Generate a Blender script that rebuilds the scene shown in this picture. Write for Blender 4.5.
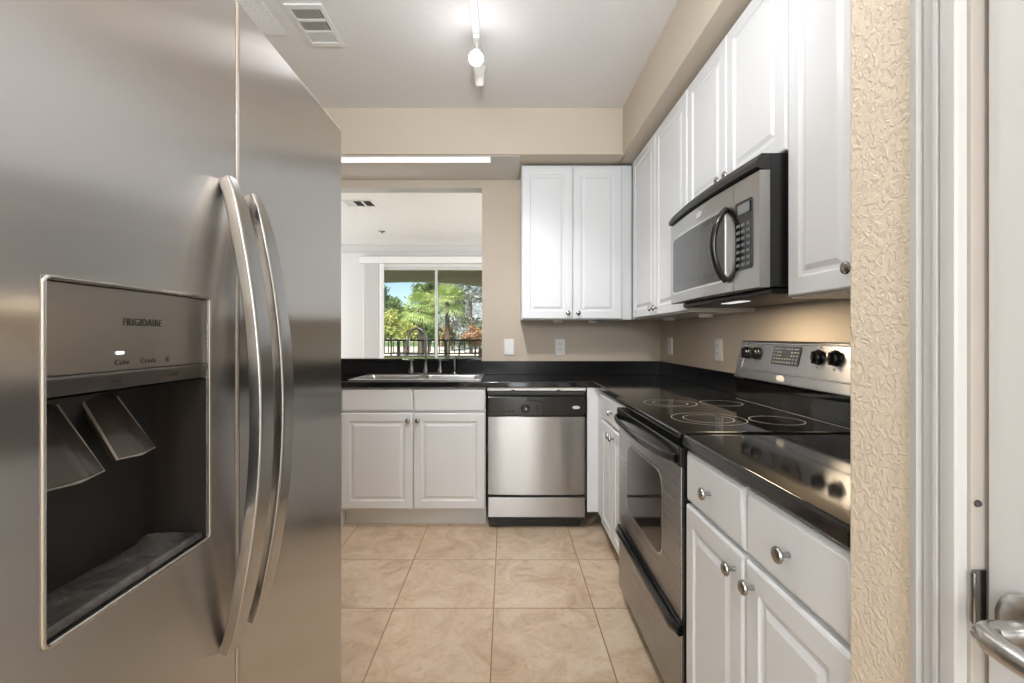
import bpy, bmesh, math, random
from mathutils import Vector, Matrix

for o in list(bpy.data.objects):
    bpy.data.objects.remove(o)
SC = bpy.context.scene
COL = SC.collection
PI = math.pi
RX = math.radians

# ------------------------------------------------------------------ camera, world, sun, lights, exposure
EYE = 1.193
cam_d = bpy.data.cameras.new('camera')
cam_d.sensor_width = 36.0
cam_d.lens = 463.0 / 1024.0 * 36.0
cam_d.shift_x = 6.0 / 1024.0
cam_d.shift_y = -5.5 / 1024.0
cam_d.clip_start = 0.02
cam_d.clip_end = 400
cam = bpy.data.objects.new('camera', cam_d)
cam.location = (0, 0, EYE)
cam.rotation_euler = (PI / 2, 0, 0)
COL.objects.link(cam)
SC.camera = cam

SC.view_settings.view_transform = 'Standard'
SC.view_settings.look = 'None'
SC.view_settings.gamma = 1.0
SC.view_settings.use_curve_mapping = False
SC.view_settings.exposure = 0.58
SC.cycles.max_bounces = 10
SC.cycles.diffuse_bounces = 6
SC.cycles.glossy_bounces = 6
SC.cycles.transparent_max_bounces = 16
SC.cycles.use_denoising = True
SC.cycles.sample_clamp_indirect = 6.0
SC.cycles.caustics_reflective = False
SC.cycles.caustics_refractive = False

world = bpy.data.worlds.new('sky')
SC.world = world
world.use_nodes = True
wn = world.node_tree
sky = wn.nodes.new('ShaderNodeTexSky')
sky.sky_type = 'NISHITA'
sky.sun_disc = False
sky.sun_elevation = RX(48)
sky.sun_rotation = RX(200)
sky.air_density = 1.0
sky.dust_density = 0.0
sky.ozone_density = 3.0
bg = wn.nodes['Background']
bg.inputs[1].default_value = 0.11
wn.links.new(sky.outputs[0], bg.inputs[0])


def lamp(name, typ, loc, power, color=(1, 1, 1), size=0.1, rot=(0, 0, 0), size_y=None, angle=None, spread=None):
    d = bpy.data.lights.new(name, typ)
    d.energy = power
    d.color = color
    if typ == 'AREA':
        d.size = size
        if size_y:
            d.shape = 'RECTANGLE'
            d.size_y = size_y
        else:
            d.shape = 'DISK'
        if spread:
            d.spread = spread
    elif typ == 'SUN':
        d.angle = angle or RX(0.6)
    else:
        d.shadow_soft_size = size
    o = bpy.data.objects.new(name, d)
    o.location = loc
    o.rotation_euler = rot
    COL.objects.link(o)
    return o


WARM = (0.98, 0.97, 1.0)
COOL_TINT = (0.84, 0.93, 1.0)
lamp('sun', 'SUN', (0, 0, 20), 7.0, (1, 0.96, 0.90), rot=(RX(38), 0, RX(-25)))
# unseen fill added behind the camera; the door one follows a seen reflection
lamp('rear_fill', 'AREA', (-.75, -2.75, 1.75), 30, COOL_TINT, size=1.05, size_y=1.4, rot=(RX(90), 0, 0))
lamp('rear_door_fill', 'AREA', (.22, -2.75, 1.05), 9, COOL_TINT, size=.30, size_y=2.1, rot=(RX(90), 0, 0))
lamp('hall_side_fill', 'AREA', (-1.33, -1.0, 1.6), 11, COOL_TINT, size=1.6, size_y=1.4, rot=(0, RX(-90), 0))
# point fill added in the hall to lift the ceiling
lamp('hall_ceiling_fill', 'POINT', (0.0, -0.9, 2.2), 16, WARM, size=0.16)
# the aimed heads of the ceiling track
for ty, tgt, pw, cone in ((1.55, (-.25, 3.0, .55), 62, 92), (2.46, (.30, 2.75, .2), 22, 92), (1.15, (.85, 1.35, 1.25), 20, 125)):
    hd = lamp('track_head_light', 'SPOT', (-.14, ty, 2.47), pw, WARM, size=0.05)
    hd.rotation_euler = (Vector(tgt) - hd.location).to_track_quat('-Z', 'Y').to_euler()
    hd.data.spot_size = RX(cone)
    hd.data.spot_blend = .9
# fill spot added at the camera, aimed up to brighten the ceiling
fl = lamp('camera_ceiling_fill', 'SPOT', (0.0, -0.15, 1.75), 92, COOL_TINT, size=0.08)
fl.rotation_euler = (Vector((0.0, 1.25, 2.628)) - fl.location).to_track_quat('-Z', 'Y').to_euler()
fl.data.spot_size = RX(100)
fl.data.spot_blend = 1.0
# unseen fill lights added inside the living room to brighten it
lamp('living_side_fill', 'AREA', (2.9, 5.4, 1.5), 90, (0.84, 0.92, 1.0), size=2.4, size_y=1.8, rot=(0, RX(90), 0))
lamp('living_point_fill', 'POINT', (-3.5, 5.4, 1.4), 42, (0.84, 0.92, 1.0), size=0.25)

# ------------------------------------------------------------------ materials


def mat(name, base=(.8, .8, .8), rough=.5, metal=0.0, spec=.5, emit=None, emit_s=0.0, trans=0.0, aniso=0.0, coat=0.0):
    m = bpy.data.materials.new(name)
    m.use_nodes = True
    b = m.node_tree.nodes['Principled BSDF']
    b.inputs['Base Color'].default_value = (*base, 1)
    b.inputs['Roughness'].default_value = rough
    b.inputs['Metallic'].default_value = metal
    b.inputs['Specular IOR Level'].default_value = spec
    b.inputs['Transmission Weight'].default_value = trans
    b.inputs['Anisotropic'].default_value = aniso
    b.inputs['Coat Weight'].default_value = coat
    if emit:
        b.inputs['Emission Color'].default_value = (*emit, 1)
        b.inputs['Emission Strength'].default_value = emit_s
    return m


def nodes(m):
    return m.node_tree.nodes, m.node_tree.links, m.node_tree.nodes['Principled BSDF']


def ramp(n, stops):
    r = n.new('ShaderNodeValToRGB')
    els = r.color_ramp.elements
    while len(els) < len(stops):
        els.new(0.5)
    for e, (p, c) in zip(els, stops):
        e.position = p
        e.color = (*c, 1) if len(c) == 3 else c
    return r


def noise(n, l, vec, scale, detail=3, rough=.5, dist=0.0):
    t = n.new('ShaderNodeTexNoise')
    t.inputs['Scale'].default_value = scale
    t.inputs['Detail'].default_value = detail
    t.inputs['Roughness'].default_value = rough
    t.inputs['Distortion'].default_value = dist
    if vec is not None:
        l.new(vec, t.inputs['Vector'])
    return t


def bump(n, l, b, height, strength, distance):
    bp = n.new('ShaderNodeBump')
    bp.inputs['Strength'].default_value = strength
    bp.inputs['Distance'].default_value = distance
    l.new(height, bp.inputs['Height'])
    l.new(bp.outputs[0], b.inputs['Normal'])
    return bp


def wall_mat(name, base, knock, strength, rough=.6, scale=42, dist=.004):
    """painted drywall with a knock-down texture: flattened blobs cut out of noise"""
    m = mat(name, base, rough)
    n, l, b = nodes(m)
    tc = n.new('ShaderNodeTexCoord')
    t = noise(n, l, tc.outputs['Object'], scale, 4, .55, .6)
    r = ramp(n, [(knock - .06, (0, 0, 0)), (knock + .06, (1, 1, 1))])
    l.new(t.outputs['Fac'], r.inputs[0])
    t2 = noise(n, l, tc.outputs['Object'], scale * 4, 2, .5)
    mx = n.new('ShaderNodeMath')
    mx.operation = 'MULTIPLY_ADD'
    mx.inputs[1].default_value = .18
    l.new(t2.outputs['Fac'], mx.inputs[0])
    l.new(r.outputs[0], mx.inputs[2])
    bump(n, l, b, mx.outputs[0], strength, dist)
    return m


def brushed(name, base, rough, along='Z', streak=.06, aniso=.6, tdir='X'):
    """brushed stainless steel: fine streaks along one local direction"""
    m = mat(name, base, rough, 1.0, aniso=aniso)
    n, l, b = nodes(m)
    tc = n.new('ShaderNodeTexCoord')
    mp = n.new('ShaderNodeMapping')
    sc = {'X': (1.2, 60, 420), 'Z': (420, 60, 1.2)}[along]
    mp.inputs['Scale'].default_value = sc
    l.new(tc.outputs['Object'], mp.inputs['Vector'])
    t = noise(n, l, mp.outputs[0], 1.0, 2, .5)
    mr = n.new('ShaderNodeMapRange')
    mr.inputs['To Min'].default_value = rough - streak
    mr.inputs['To Max'].default_value = rough + streak
    l.new(t.outputs['Fac'], mr.inputs['Value'])
    l.new(mr.outputs[0], b.inputs['Roughness'])
    cx = n.new('ShaderNodeCombineXYZ')
    cx.inputs['X' if tdir == 'X' else 'Z'].default_value = 1.0
    vt = n.new('ShaderNodeVectorTransform')
    vt.vector_type = 'VECTOR'
    vt.convert_from = 'OBJECT'
    vt.convert_to = 'WORLD'
    l.new(cx.outputs[0], vt.inputs[0])
    l.new(vt.outputs[0], b.inputs['Tangent'])
    return m


def floor_mat():
    m = mat('travertine_floor_tile', (.55, .40, .26), .34)
    n, l, b = nodes(m)
    tc = n.new('ShaderNodeTexCoord')
    mp = n.new('ShaderNodeMapping')
    T = .4385
    mp.inputs['Location'].default_value = (.0543 / T, -2.029 / T, 0)
    mp.inputs['Scale'].default_value = (1 / T, 1 / T, 1)
    l.new(tc.outputs['Object'], mp.inputs['Vector'])
    br = n.new('ShaderNodeTexBrick')
    br.offset = 0.0
    br.inputs['Scale'].default_value = 1.0
    br.inputs['Brick Width'].default_value = 1.0
    br.inputs['Row Height'].default_value = 1.0
    br.inputs['Mortar Size'].default_value = .006
    br.inputs['Mortar Smooth'].default_value = .2
    br.inputs['Color1'].default_value = (0, 0, 0, 1)
    br.inputs['Color2'].default_value = (1, 1, 1, 1)
    l.new(mp.outputs[0], br.inputs['Vector'])
    # per tile shift of the stone pattern
    ad = n.new('ShaderNodeVectorMath')
    ad.operation = 'MULTIPLY_ADD'
    ad.inputs[1].default_value = (7, 5, 3)
    l.new(br.outputs['Color'], ad.inputs[0])
    l.new(tc.outputs['Object'], ad.inputs[2])
    a = noise(n, l, ad.outputs[0], 5.5, 6, .6, 1.2)
    ra = ramp(n, [(.30, (.47, .335, .22)), (.5, (.60, .465, .33)), (.70, (.67, .55, .41))])
    l.new(a.outputs['Fac'], ra.inputs[0])
    v = noise(n, l, ad.outputs[0], 16, 8, .68, 1.8)
    rv = ramp(n, [(.50, (1, 1, 1)), (.60, (.93, .87, .79)), (.70, (.80, .68, .55))])
    l.new(v.outputs['Fac'], rv.inputs[0])
    mu = n.new('ShaderNodeMixRGB')
    mu.blend_type = 'MULTIPLY'
    mu.inputs[0].default_value = .8
    l.new(ra.outputs[0], mu.inputs[1])
    l.new(rv.outputs[0], mu.inputs[2])
    g = n.new('ShaderNodeMixRGB')
    g.inputs[2].default_value = (.30, .17, .085, 1)
    l.new(br.outputs['Fac'], g.inputs[0])
    l.new(mu.outputs[0], g.inputs[1])
    l.new(g.outputs[0], b.inputs['Base Color'])
    iv = n.new('ShaderNodeMath')
    iv.operation = 'SUBTRACT'
    iv.inputs[0].default_value = 1
    l.new(br.outputs['Fac'], iv.inputs[1])
    bump(n, l, b, iv.outputs[0], .5, .002)
    return m


def granite():
    m = mat('black_granite', (.008, .008, .008), .07, spec=.5)
    n, l, b = nodes(m)
    tc = n.new('ShaderNodeTexCoord')
    t = noise(n, l, tc.outputs['Object'], 260, 3, .6)
    r = ramp(n, [(.0, (.006, .006, .006)), (.62, (.010, .010, .010)), (.74, (.045, .043, .04))])
    l.new(t.outputs['Fac'], r.inputs[0])
    l.new(r.outputs[0], b.inputs['Base Color'])
    return m


def splash_tile():
    m = mat('black_splash_tile', (.008, .008, .009), .18, spec=.2)
    n, l, b = nodes(m)
    tc = n.new('ShaderNodeTexCoord')
    t = noise(n, l, tc.outputs['Object'], 180, 3, .6)
    r = ramp(n, [(.0, (.007, .007, .008)), (.62, (.012, .012, .013)), (.78, (.05, .05, .05))])
    l.new(t.outputs['Fac'], r.inputs[0])
    l.new(r.outputs[0], b.inputs['Base Color'])
    return m


def leaf_mat(name, c1, c2, scale=1.3):
    m = mat(name, c1, .55, spec=.25)
    n, l, b = nodes(m)
    tc = n.new('ShaderNodeTexCoord')
    t = noise(n, l, tc.outputs['Object'], scale, 4, .7)
    r = ramp(n, [(.32, c1), (.68, c2)])
    l.new(t.outputs['Fac'], r.inputs[0])
    l.new(r.outputs[0], b.inputs['Base Color'])
    b.inputs['Subsurface Weight'].default_value = 0.0
    return m


def pane_mat():
    m = bpy.data.materials.new('window_glass')
    m.use_nodes = True
    n, l = m.node_tree.nodes, m.node_tree.links
    n.remove(n['Principled BSDF'])
    out = n['Material Output']
    tr = n.new('ShaderNodeBsdfTransparent')
    tr.inputs[0].default_value = (.93, .95, .94, 1)
    gl = n.new('ShaderNodeBsdfGlossy')
    gl.inputs['Roughness'].default_value = .0
    fr = n.new('ShaderNodeFresnel')
    fr.inputs[0].default_value = 1.45
    mx = n.new('ShaderNodeMixShader')
    l.new(fr.outputs[0], mx.inputs[0])
    l.new(tr.outputs[0], mx.inputs[1])
    l.new(gl.outputs[0], mx.inputs[2])
    l.new(mx.outputs[0], out.inputs[0])
    return m


def mottled(name, c1, c2, scale, rough=.5, c3=None):
    m = mat(name, c1, rough)
    n, l, b = nodes(m)
    tc = n.new('ShaderNodeTexCoord')
    t = noise(n, l, tc.outputs['Object'], scale, 6, .7, .8)
    st = [(.38, c1), (.62, c2)]
    if c3:
        st.append((.75, c3))
    r = ramp(n, st)
    l.new(t.outputs['Fac'], r.inputs[0])
    l.new(r.outputs[0], b.inputs['Base Color'])
    bump(n, l, b, t.outputs['Fac'], .4, .002)
    return m


TAN = (.57, .49, .395)
MT = dict(
    floor=floor_mat(),
    tan=wall_mat('tan_wall_paint', TAN, .52, .12, .6, 46, .002),
    stub=wall_mat('tan_textured_wall_paint', (.79, .68, .54), .53, .6, .36, 105, .0024),
    ceil=wall_mat('ceiling_paint', (.80, .785, .775), .55, .16, .8, 60, .002),
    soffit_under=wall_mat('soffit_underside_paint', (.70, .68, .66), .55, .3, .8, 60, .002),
    living=mat('living_wall_paint', (.76, .76, .75), .7),
    living_ceil=wall_mat('living_ceiling_texture', (.83, .83, .82), .52, .5, .85, 28, .004),
    patch=wall_mat('white_textured_patch', (.95, .95, .95), .50, .6, .7, 60, .004),
    white=mat('white_thermofoil', (.73, .742, .75), .36),
    trimwhite=mat('white_trim_paint', (.60, .60, .59), .32),
    jamb=mat('jamb_paint', (.47, .43, .39), .4),
    doorwhite=mat('door_paint', (.66, .66, .65), .34),
    plastic=mat('white_plastic', (.80, .80, .78), .35),
    slotdark=mat('socket_slot', (.05, .05, .05), .6),
    granite=granite(),
    splash=splash_tile(),
    steel=brushed('fridge_stainless', (.57, .55, .53), .23, 'X', .02, .95, 'X'),
    steel_h=brushed('brushed_stainless', (.43, .42, .41), .30, 'X', .04, .9, 'Z'),
    rangesteel=brushed('range_door_stainless', (.33, .32, .31), .28, 'X', .04, .9, 'Z'),
    panelsteel=mat('satin_panel_steel', (.36, .34, .32), .34, 1.0),
    bright=mat('satin_bright_steel', (.55, .54, .525), .24, 1.0),
    sinksteel=mat('sink_stainless', (.60, .595, .585), .36, 1.0),
    handlesteel=mat('fridge_handle_steel', (.44, .43, .415), .26, 1.0),
    chrome=mat('chrome', (.75, .75, .75), .07, 1.0),
    nickel=mat('satin_nickel', (.37, .36, .345), .26, 1.0),
    faucet=mat('brushed_nickel_faucet', (.22, .215, .205), .25, 1.0),
    blackglass=mat('black_ceramic_glass', (.006, .006, .006), .035),
    black=mat('black_gloss_plastic', (.010, .010, .010), .16),
    blackmatte=mat('black_plastic', (.018, .018, .018), .42),
    ring=mat('burner_ring_print', (.34, .34, .34), .3),
    ovenglass=mat('oven_window_glass', (.016, .013, .012), .06, spec=.3),
    mwglass=mat('microwave_window_mesh', (.055, .054, .052), .25),
    mwgrey=mat('microwave_window_border', (.035, .035, .035), .2),
    print=mat('pale_print', (.62, .62, .62), .5),
    printdark=mat('dark_print', (.05, .045, .04), .5),
    led=mat('white_led', (.9, .9, .9), .4, emit=(.9, 1, 1), emit_s=1.2),
    cavity=mat('dispenser_cavity_plastic', (.030, .026, .023), .35),
    paddle=mat('smoky_paddle_plastic', (.085, .072, .064), .2, trans=.3),
    tray=mottled('stained_drip_tray', (.035, .032, .03), (.15, .145, .14), 26, .45, (.62, .61, .60)),
    bulb=mat('lit_bulb', (1, 1, 1), .4, emit=(1, .97, .92), emit_s=14),
    lens=mat('lens_and_strip_glow', (.9, .9, .9), .5, emit=(1, .99, .97), emit_s=.5),
    glass=pane_mat(),
    olive=wall_mat('olive_stucco', (.56, .53, .37), .5, .3, .8, 30, .003),
    iron=mat('dark_railing_paint', (.025, .03, .028), .4),
    brown=mat('dark_brown_wood', (.06, .035, .022), .45),
    blind=mat('blind_vinyl', (.83, .83, .83), .45),
    bark=mat('bark', (.14, .10, .075), .85),
    leaf=leaf_mat('green_foliage', (.07, .12, .04), (.27, .37, .12)),
    leafdark=leaf_mat('bluegreen_foliage', (.05, .085, .06), (.20, .28, .18)),
    leafyel=leaf_mat('yellow_green_foliage', (.28, .33, .08), (.62, .58, .20)),
    palm=leaf_mat('palm_fronds', (.24, .33, .08), (.58, .64, .26), 2.5),
    moss=leaf_mat('grey_mossy_foliage', (.16, .19, .19), (.56, .56, .52)),
    rust=leaf_mat('rust_foliage', (.34, .18, .10), (.66, .42, .27)),
    grass=mottled('lawn_grass', (.10, .17, .05), (.20, .28, .09), 6, .9),
    sand=mottled('pale_sand', (.62, .52, .38), (.78, .70, .56), 1.5, .9),
    concrete=mat('lanai_concrete', (.45, .44, .41), .8),
    added_glass=mat('added_light_glass', (.9, .9, .9), .4, emit=(1, .96, .9), emit_s=1.5),
)

# ------------------------------------------------------------------ mesh building helpers


class MB:
    def __init__(s):
        s.bm = bmesh.new()

    def box(s, x0, x1, y0, y1, z0, z1, bev=0.0, seg=2):
        bm = s.bm
        v = [bm.verts.new((x, y, z)) for x in (x0, x1) for y in (y0, y1) for z in (z0, z1)]
        idx = [(0, 1, 3, 2), (4, 6, 7, 5), (0, 4, 5, 1), (2, 3, 7, 6), (0, 2, 6, 4), (1, 5, 7, 3)]
        fs = [bm.faces.new([v[i] for i in f]) for f in idx]
        if bev > 0:
            es = list({e for f in fs for e in f.edges})
            bmesh.ops.bevel(bm, geom=es, offset=bev, segments=seg, profile=.5, affect='EDGES', clamp_overlap=True)
        return s

    def rings(s, x0, x1, z0, z1, steps, back):
        """panel facing -y: nested rectangles (inset, y) from the outside in, closed by a back at y=back"""
        bm = s.bm

        def loop(i, y):
            return [bm.verts.new(p) for p in ((x0 + i, y, z0 + i), (x1 - i, y, z0 + i), (x1 - i, y, z1 - i), (x0 + i, y, z1 - i))]
        prev = loop(0, back)
        bm.faces.new(list(reversed(prev))[::-1])
        for i, y in steps:
            cur = loop(i, y)
            for k in range(4):
                bm.faces.new((prev[k], prev[(k + 1) % 4], cur[(k + 1) % 4], cur[k]))
            prev = cur
        bm.faces.new(prev)
        return s

    def loft(s, loops, cap=True, close=True):
        bm = s.bm
        L = [[bm.verts.new(p) for p in lp] for lp in loops]
        n = len(L[0])
        for a, b in zip(L[:-1], L[1:]):
            for k in range(n if close else n - 1):
                bm.faces.new((a[k], a[(k + 1) % n], b[(k + 1) % n], b[k]))
        if cap:
            bm.faces.new(list(reversed(L[0])))
            bm.faces.new(L[-1])
        return s

    def tube(s, pts, r, n=12, cap=True):
        pts = [Vector(p) for p in pts]
        rs = r if isinstance(r, (list, tuple)) else [r] * len(pts)
        loops = []
        up = None
        for i, p in enumerate(pts):
            t = (pts[min(i + 1, len(pts) - 1)] - pts[max(i - 1, 0)]).normalized()
            if up is None:
                up = Vector((0, 0, 1)) if abs(t.z) < .9 else Vector((1, 0, 0))
            a = t.cross(up).normalized()
            up = a.cross(t).normalized()
            loops.append([p + (a * math.cos(2 * PI * k / n) + up * math.sin(2 * PI * k / n)) * rs[i] for k in range(n)])
        return s.loft(loops, cap)

    def sweep(s, pts, side, prof):
        """profile [(a,b)] swept along pts; a along the fixed side vector, b along the curve normal; prof may be a function of i"""
        pts = [Vector(p) for p in pts]
        S = Vector(side).normalized()
        loops = []
        for i, p in enumerate(pts):
            t = (pts[min(i + 1, len(pts) - 1)] - pts[max(i - 1, 0)]).normalized()
            N = t.cross(S).normalized()
            pr = prof(i) if callable(prof) else prof
            loops.append([p + S * a + N * b for a, b in pr])
        return s.loft(loops)

    def lathe(s, prof, org, axis, n=20):
        """prof [(r, t)] turned around axis from org"""
        A = Vector(axis).normalized()
        U = A.orthogonal().normalized()
        V = A.cross(U)
        O = Vector(org)
        loops = [[O + A * t + (U * math.cos(2 * PI * k / n) + V * math.sin(2 * PI * k / n)) * max(r, 1e-5) for k in range(n)] for r, t in prof]
        return s.loft(loops)

    def prism(s, poly, axis, a0, a1):
        def m(u, v, a):
            return {'x': (a, u, v), 'y': (u, a, v), 'z': (u, v, a)}[axis]
        return s.loft([[m(u, v, a0) for u, v in poly], [m(u, v, a1) for u, v in poly]])

    def cells(s, us, vs, skip, a0, a1, axis='z', bev=0.0):
        """slab of grid cells (skipped ones are holes); axis is the thickness direction"""
        bm = bmesh.new()

        def m(u, v, a):
            return {'z': (u, v, a), 'y': (u, a, v), 'x': (a, u, v)}[axis]
        vt = {}
        for i, u in enumerate(us):
            for j, v in enumerate(vs):
                vt[i, j] = bm.verts.new(m(u, v, a0))
        fs = []
        for i in range(len(us) - 1):
            for j in range(len(vs) - 1):
                if not skip(i, j):
                    fs.append(bm.faces.new((vt[i, j], vt[i + 1, j], vt[i + 1, j + 1], vt[i, j + 1])))
        for v in list(bm.verts):
            if not v.link_faces:
                bm.verts.remove(v)
        ext = bmesh.ops.extrude_face_region(bm, geom=fs, use_keep_orig=True)
        d = Vector(m(0, 0, a1 - a0))
        bmesh.ops.translate(bm, vec=d, verts=[g for g in ext['geom'] if isinstance(g, bmesh.types.BMVert)])
        bmesh.ops.recalc_face_normals(bm, faces=bm.faces)
        bmesh.ops.dissolve_limit(bm, angle_limit=.01, verts=bm.verts, edges=bm.edges)
        if bev:
            es = [e for e in bm.edges if len(e.link_faces) == 2 and e.calc_face_angle(0) > 1.0]
            bmesh.ops.bevel(bm, geom=es, offset=bev, segments=3, profile=.5, affect='EDGES', clamp_overlap=True)
        me = bpy.data.meshes.new('tmp')
        bm.to_mesh(me)
        bm.free()
        s.bm.from_mesh(me)
        bpy.data.meshes.remove(me)
        return s

    def build(s, name, material, parent=None, smooth=35, recalc=True):
        if recalc:
            bmesh.ops.recalc_face_normals(s.bm, faces=s.bm.faces)
        me = bpy.data.meshes.new(name)
        s.bm.to_mesh(me)
        s.bm.free()
        me.materials.append(MT[material] if isinstance(material, str) else material)
        if smooth:
            for p in me.polygons:
                p.use_smooth = True
            me.set_sharp_from_angle(angle=RX(smooth))
        o = bpy.data.objects.new(name, me)
        if smooth:
            w = o.modifiers.new('normals', 'WEIGHTED_NORMAL')
            w.keep_sharp = True
            w.weight = 80
        COL.objects.link(o)
        if parent:
            o.parent = parent
        return o


def tag(o, label=None, cat=None, group=None, kind=None):
    if label:
        o['label'] = label
    if cat:
        o['category'] = cat
    if group:
        o['group'] = group
    if kind:
        o['kind'] = kind
    return o


def thing(name, label, cat, loc=(0, 0, 0), rotz=0.0, group=None):
    o = bpy.data.objects.new(name, None)
    o.empty_display_size = .1
    o.location = loc
    o.rotation_euler = (0, 0, rotz)
    COL.objects.link(o)
    return tag(o, label, cat, group)


def struct(mb, name, material, label=None, parent=None, smooth=35):
    o = mb.build(name, material, parent, smooth)
    if not parent:
        tag(o, label, None, None, 'structure')
    return o


def text(body, name, size, material, parent, loc, rot, depth=.0004, align='CENTER', xscale=1.0):
    cu = bpy.data.curves.new('lettering', 'FONT')
    cu.body = body
    cu.size = size
    cu.space_character = 1.15
    cu.extrude = depth
    cu.align_x = align
    cu.align_y = 'CENTER'
    tmp = bpy.data.objects.new('lettering', cu)
    COL.objects.link(tmp)
    bpy.context.view_layer.update()
    me = bpy.data.meshes.new_from_object(tmp.evaluated_get(bpy.context.evaluated_depsgraph_get()))
    bpy.data.objects.remove(tmp)
    me.name = name
    me.materials.clear()
    me.materials.append(MT[material])
    o = bpy.data.objects.new(name, me)
    o.location = loc
    o.rotation_euler = rot
    o.scale = (xscale, 1, 1)
    COL.objects.link(o)
    o.parent = parent
    return o


def rrect(x0, x1, z0, z1, r, n=6):
    pts = []
    for cx, cz, a0 in ((x1 - r, z0 + r, -90), (x1 - r, z1 - r, 0), (x0 + r, z1 - r, 90), (x0 + r, z0 + r, 180)):
        for k in range(n + 1):
            a = RX(a0 + 90 * k / n)
            pts.append((cx + r * math.cos(a), cz + r * math.sin(a)))
    return pts


R90 = PI / 2
# ------------------------------------------------------------------ main dimensions (metres; x right, y into the picture)
XR, YB, XL = 1.125, 3.38, -1.35       # kitchen right wall, back wall, left wall
YB2 = 3.495                           # living side of the back wall
CEIL = 2.628
SOF = 2.335
XW = .495                             # face of the textured wall beside the pantry door
YS = .671                             # far end of that wall
LY = 7.30                             # living room window wall
REAR = -2.8

# ------------------------------------------------------------------ setting: shell
struct(MB().box(-4.2, 3.2, REAR - .1, LY + .1, -.06, 0), 'floor', 'floor', 'beige travertine-look floor tiles laid square with thin brown grout')
struct(MB().box(-1.5, 1.3, REAR, YB2, CEIL, CEIL + .1), 'ceiling', 'ceil', 'plain off-white kitchen ceiling')
struct(MB().box(-4.2, 3.2, YB2 - .001, LY + .15, CEIL, CEIL + .1), 'ceiling_living', 'living_ceil', 'bright white textured ceiling of the room beyond the pass-through')
OPX0, OPX1, OPZ0, OPZ1 = -1.25, -.175, 1.012, 2.277
struct(MB().cells([-4.2, OPX0, OPX1, 3.2], [0, OPZ0, OPZ1, CEIL], lambda i, j: i == 1 and j == 1, YB, YB2, 'y'), 'wall_back', 'tan', 'tan kitchen wall with the pass-through opening over the sink')
struct(MB().box(XR, XR + .1, YS - .1, YB, 0, CEIL), 'wall_right', 'tan', 'tan wall behind the range and the wall cabinets')
struct(MB().box(XL - .1, XL, REAR, YB, 0, CEIL), 'wall_left', 'tan')
struct(MB().box(XL, XR + .1, REAR - .1, REAR, 0, CEIL), 'wall_rear', 'living')
struct(MB().box(OPX0, OPX1, YB + .001, YB2 - .001, OPZ1 - .004, OPZ1 - .0005), 'trim_10', 'trimwhite', 'thin white strip under the head of the pass-through opening')  # thin white sheet set under the opening head
# textured wall with the door opening (door from y=-.33 to y=.487)
DY0, DY1, DH = -.345, .487, 2.06
struct(MB().box(XW, XR, DY1 + .018, YS, 0, CEIL, .008, 3), 'wall_stub', 'stub', 'tan knockdown-textured wall strip between the cabinets and the white door casing')
struct(MB().cells([REAR, DY0 - .018, DY1 + .018], [0, DH + .018, CEIL], lambda i, j: i == 1 and j == 0, XW, XW + .115, 'x'), 'wall_pantry', 'stub')
# soffits: L shaped, one solid with rounded lower edge
sf = MB()
SX, SY = .735, 2.913
sf.prism([(SX, SOF + .012), (SX + .0035, SOF + .0035), (SX + .012, SOF), (XR, SOF), (XR, CEIL), (SX, CEIL)], 'y', YS, YB)
sf.prism([(SY, SOF + .012), (SY + .0035, SOF + .0035), (SY + .012, SOF), (YB, SOF), (YB, CEIL), (SY, CEIL)], 'x', XL, SX + .02)
struct(sf, 'trim_1', 'tan', 'tan drywall soffit running over the wall cabinets and the sink')
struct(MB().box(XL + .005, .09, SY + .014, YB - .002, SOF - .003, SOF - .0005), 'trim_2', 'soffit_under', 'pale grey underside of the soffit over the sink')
struct(MB().box(-1.27, -1.045, 1.3, 2.205, CEIL - .003, CEIL - .0005), 'trim_3', 'patch', 'whiter textured patch on the ceiling above the refrigerator')  # thin, whiter textured sheet just below the ceiling
# living room walls
struct(MB().box(-4.3, -4.2, YB2, LY, 0, CEIL), 'wall_left_living', 'living')
struct(MB().box(3.2, 3.3, YB2, LY, 0, CEIL), 'wall_right_living', 'living')
WX0, WX1, WZ1 = -2.12, .32, 2.285
struct(MB().cells([-4.2, WX0, WX1, 3.2], [0, .001, WZ1, CEIL], lambda i, j: i == 1 and j <= 1, LY, LY + .12, 'y'), 'wall_window', 'living', 'white wall around the sliding glass door')
struct(MB().box(-4.2, 3.2, YB2, YB2 + .004, 0, .001), 'baseboard_back', 'trimwhite')
struct(MB().prism([(LY, CEIL), (LY - .085, CEIL), (LY - .085, CEIL - .016), (LY - .06, CEIL - .03), (LY - .03, CEIL - .085), (LY - .014, CEIL - .1), (LY - .014, CEIL - .125), (LY, CEIL - .125)], 'x', -4.2, 3.2), 'trim_4', 'trimwhite', 'white crown moulding above the sliding glass door')

# sliding glass door as window_1
wf = MB()
fy0, fy1 = LY + .01, LY + .09
wf.box(WX0, WX1, fy0, fy1, WZ1 - .05, WZ1, .004)
wf.box(WX0, WX1, fy0, fy1, 0, .04, .004)
wf.box(WX0, WX0 + .05, fy0, fy1, .04, WZ1 - .05, .004)
wf.box(WX1 - .05, WX1, fy0, fy1, .04, WZ1 - .05, .004)
win = struct(wf, 'window_1', 'trimwhite', 'white framed sliding glass door seen through the pass-through')
mm = MB()
mm.box(-1.125, -1.085, fy0 + .005, fy1 - .005, .04, WZ1 - .05, .004)
struct(mm, 'mullion', 'trimwhite', parent=win)
for x0, x1, yy in ((WX0 + .05, -1.125, LY + .04), (-1.085, WX1 - .05, LY + .06)):
    struct(MB().box(x0, x1, yy, yy + .006, .04, WZ1 - .05), 'pane', 'glass', parent=win)

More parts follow.
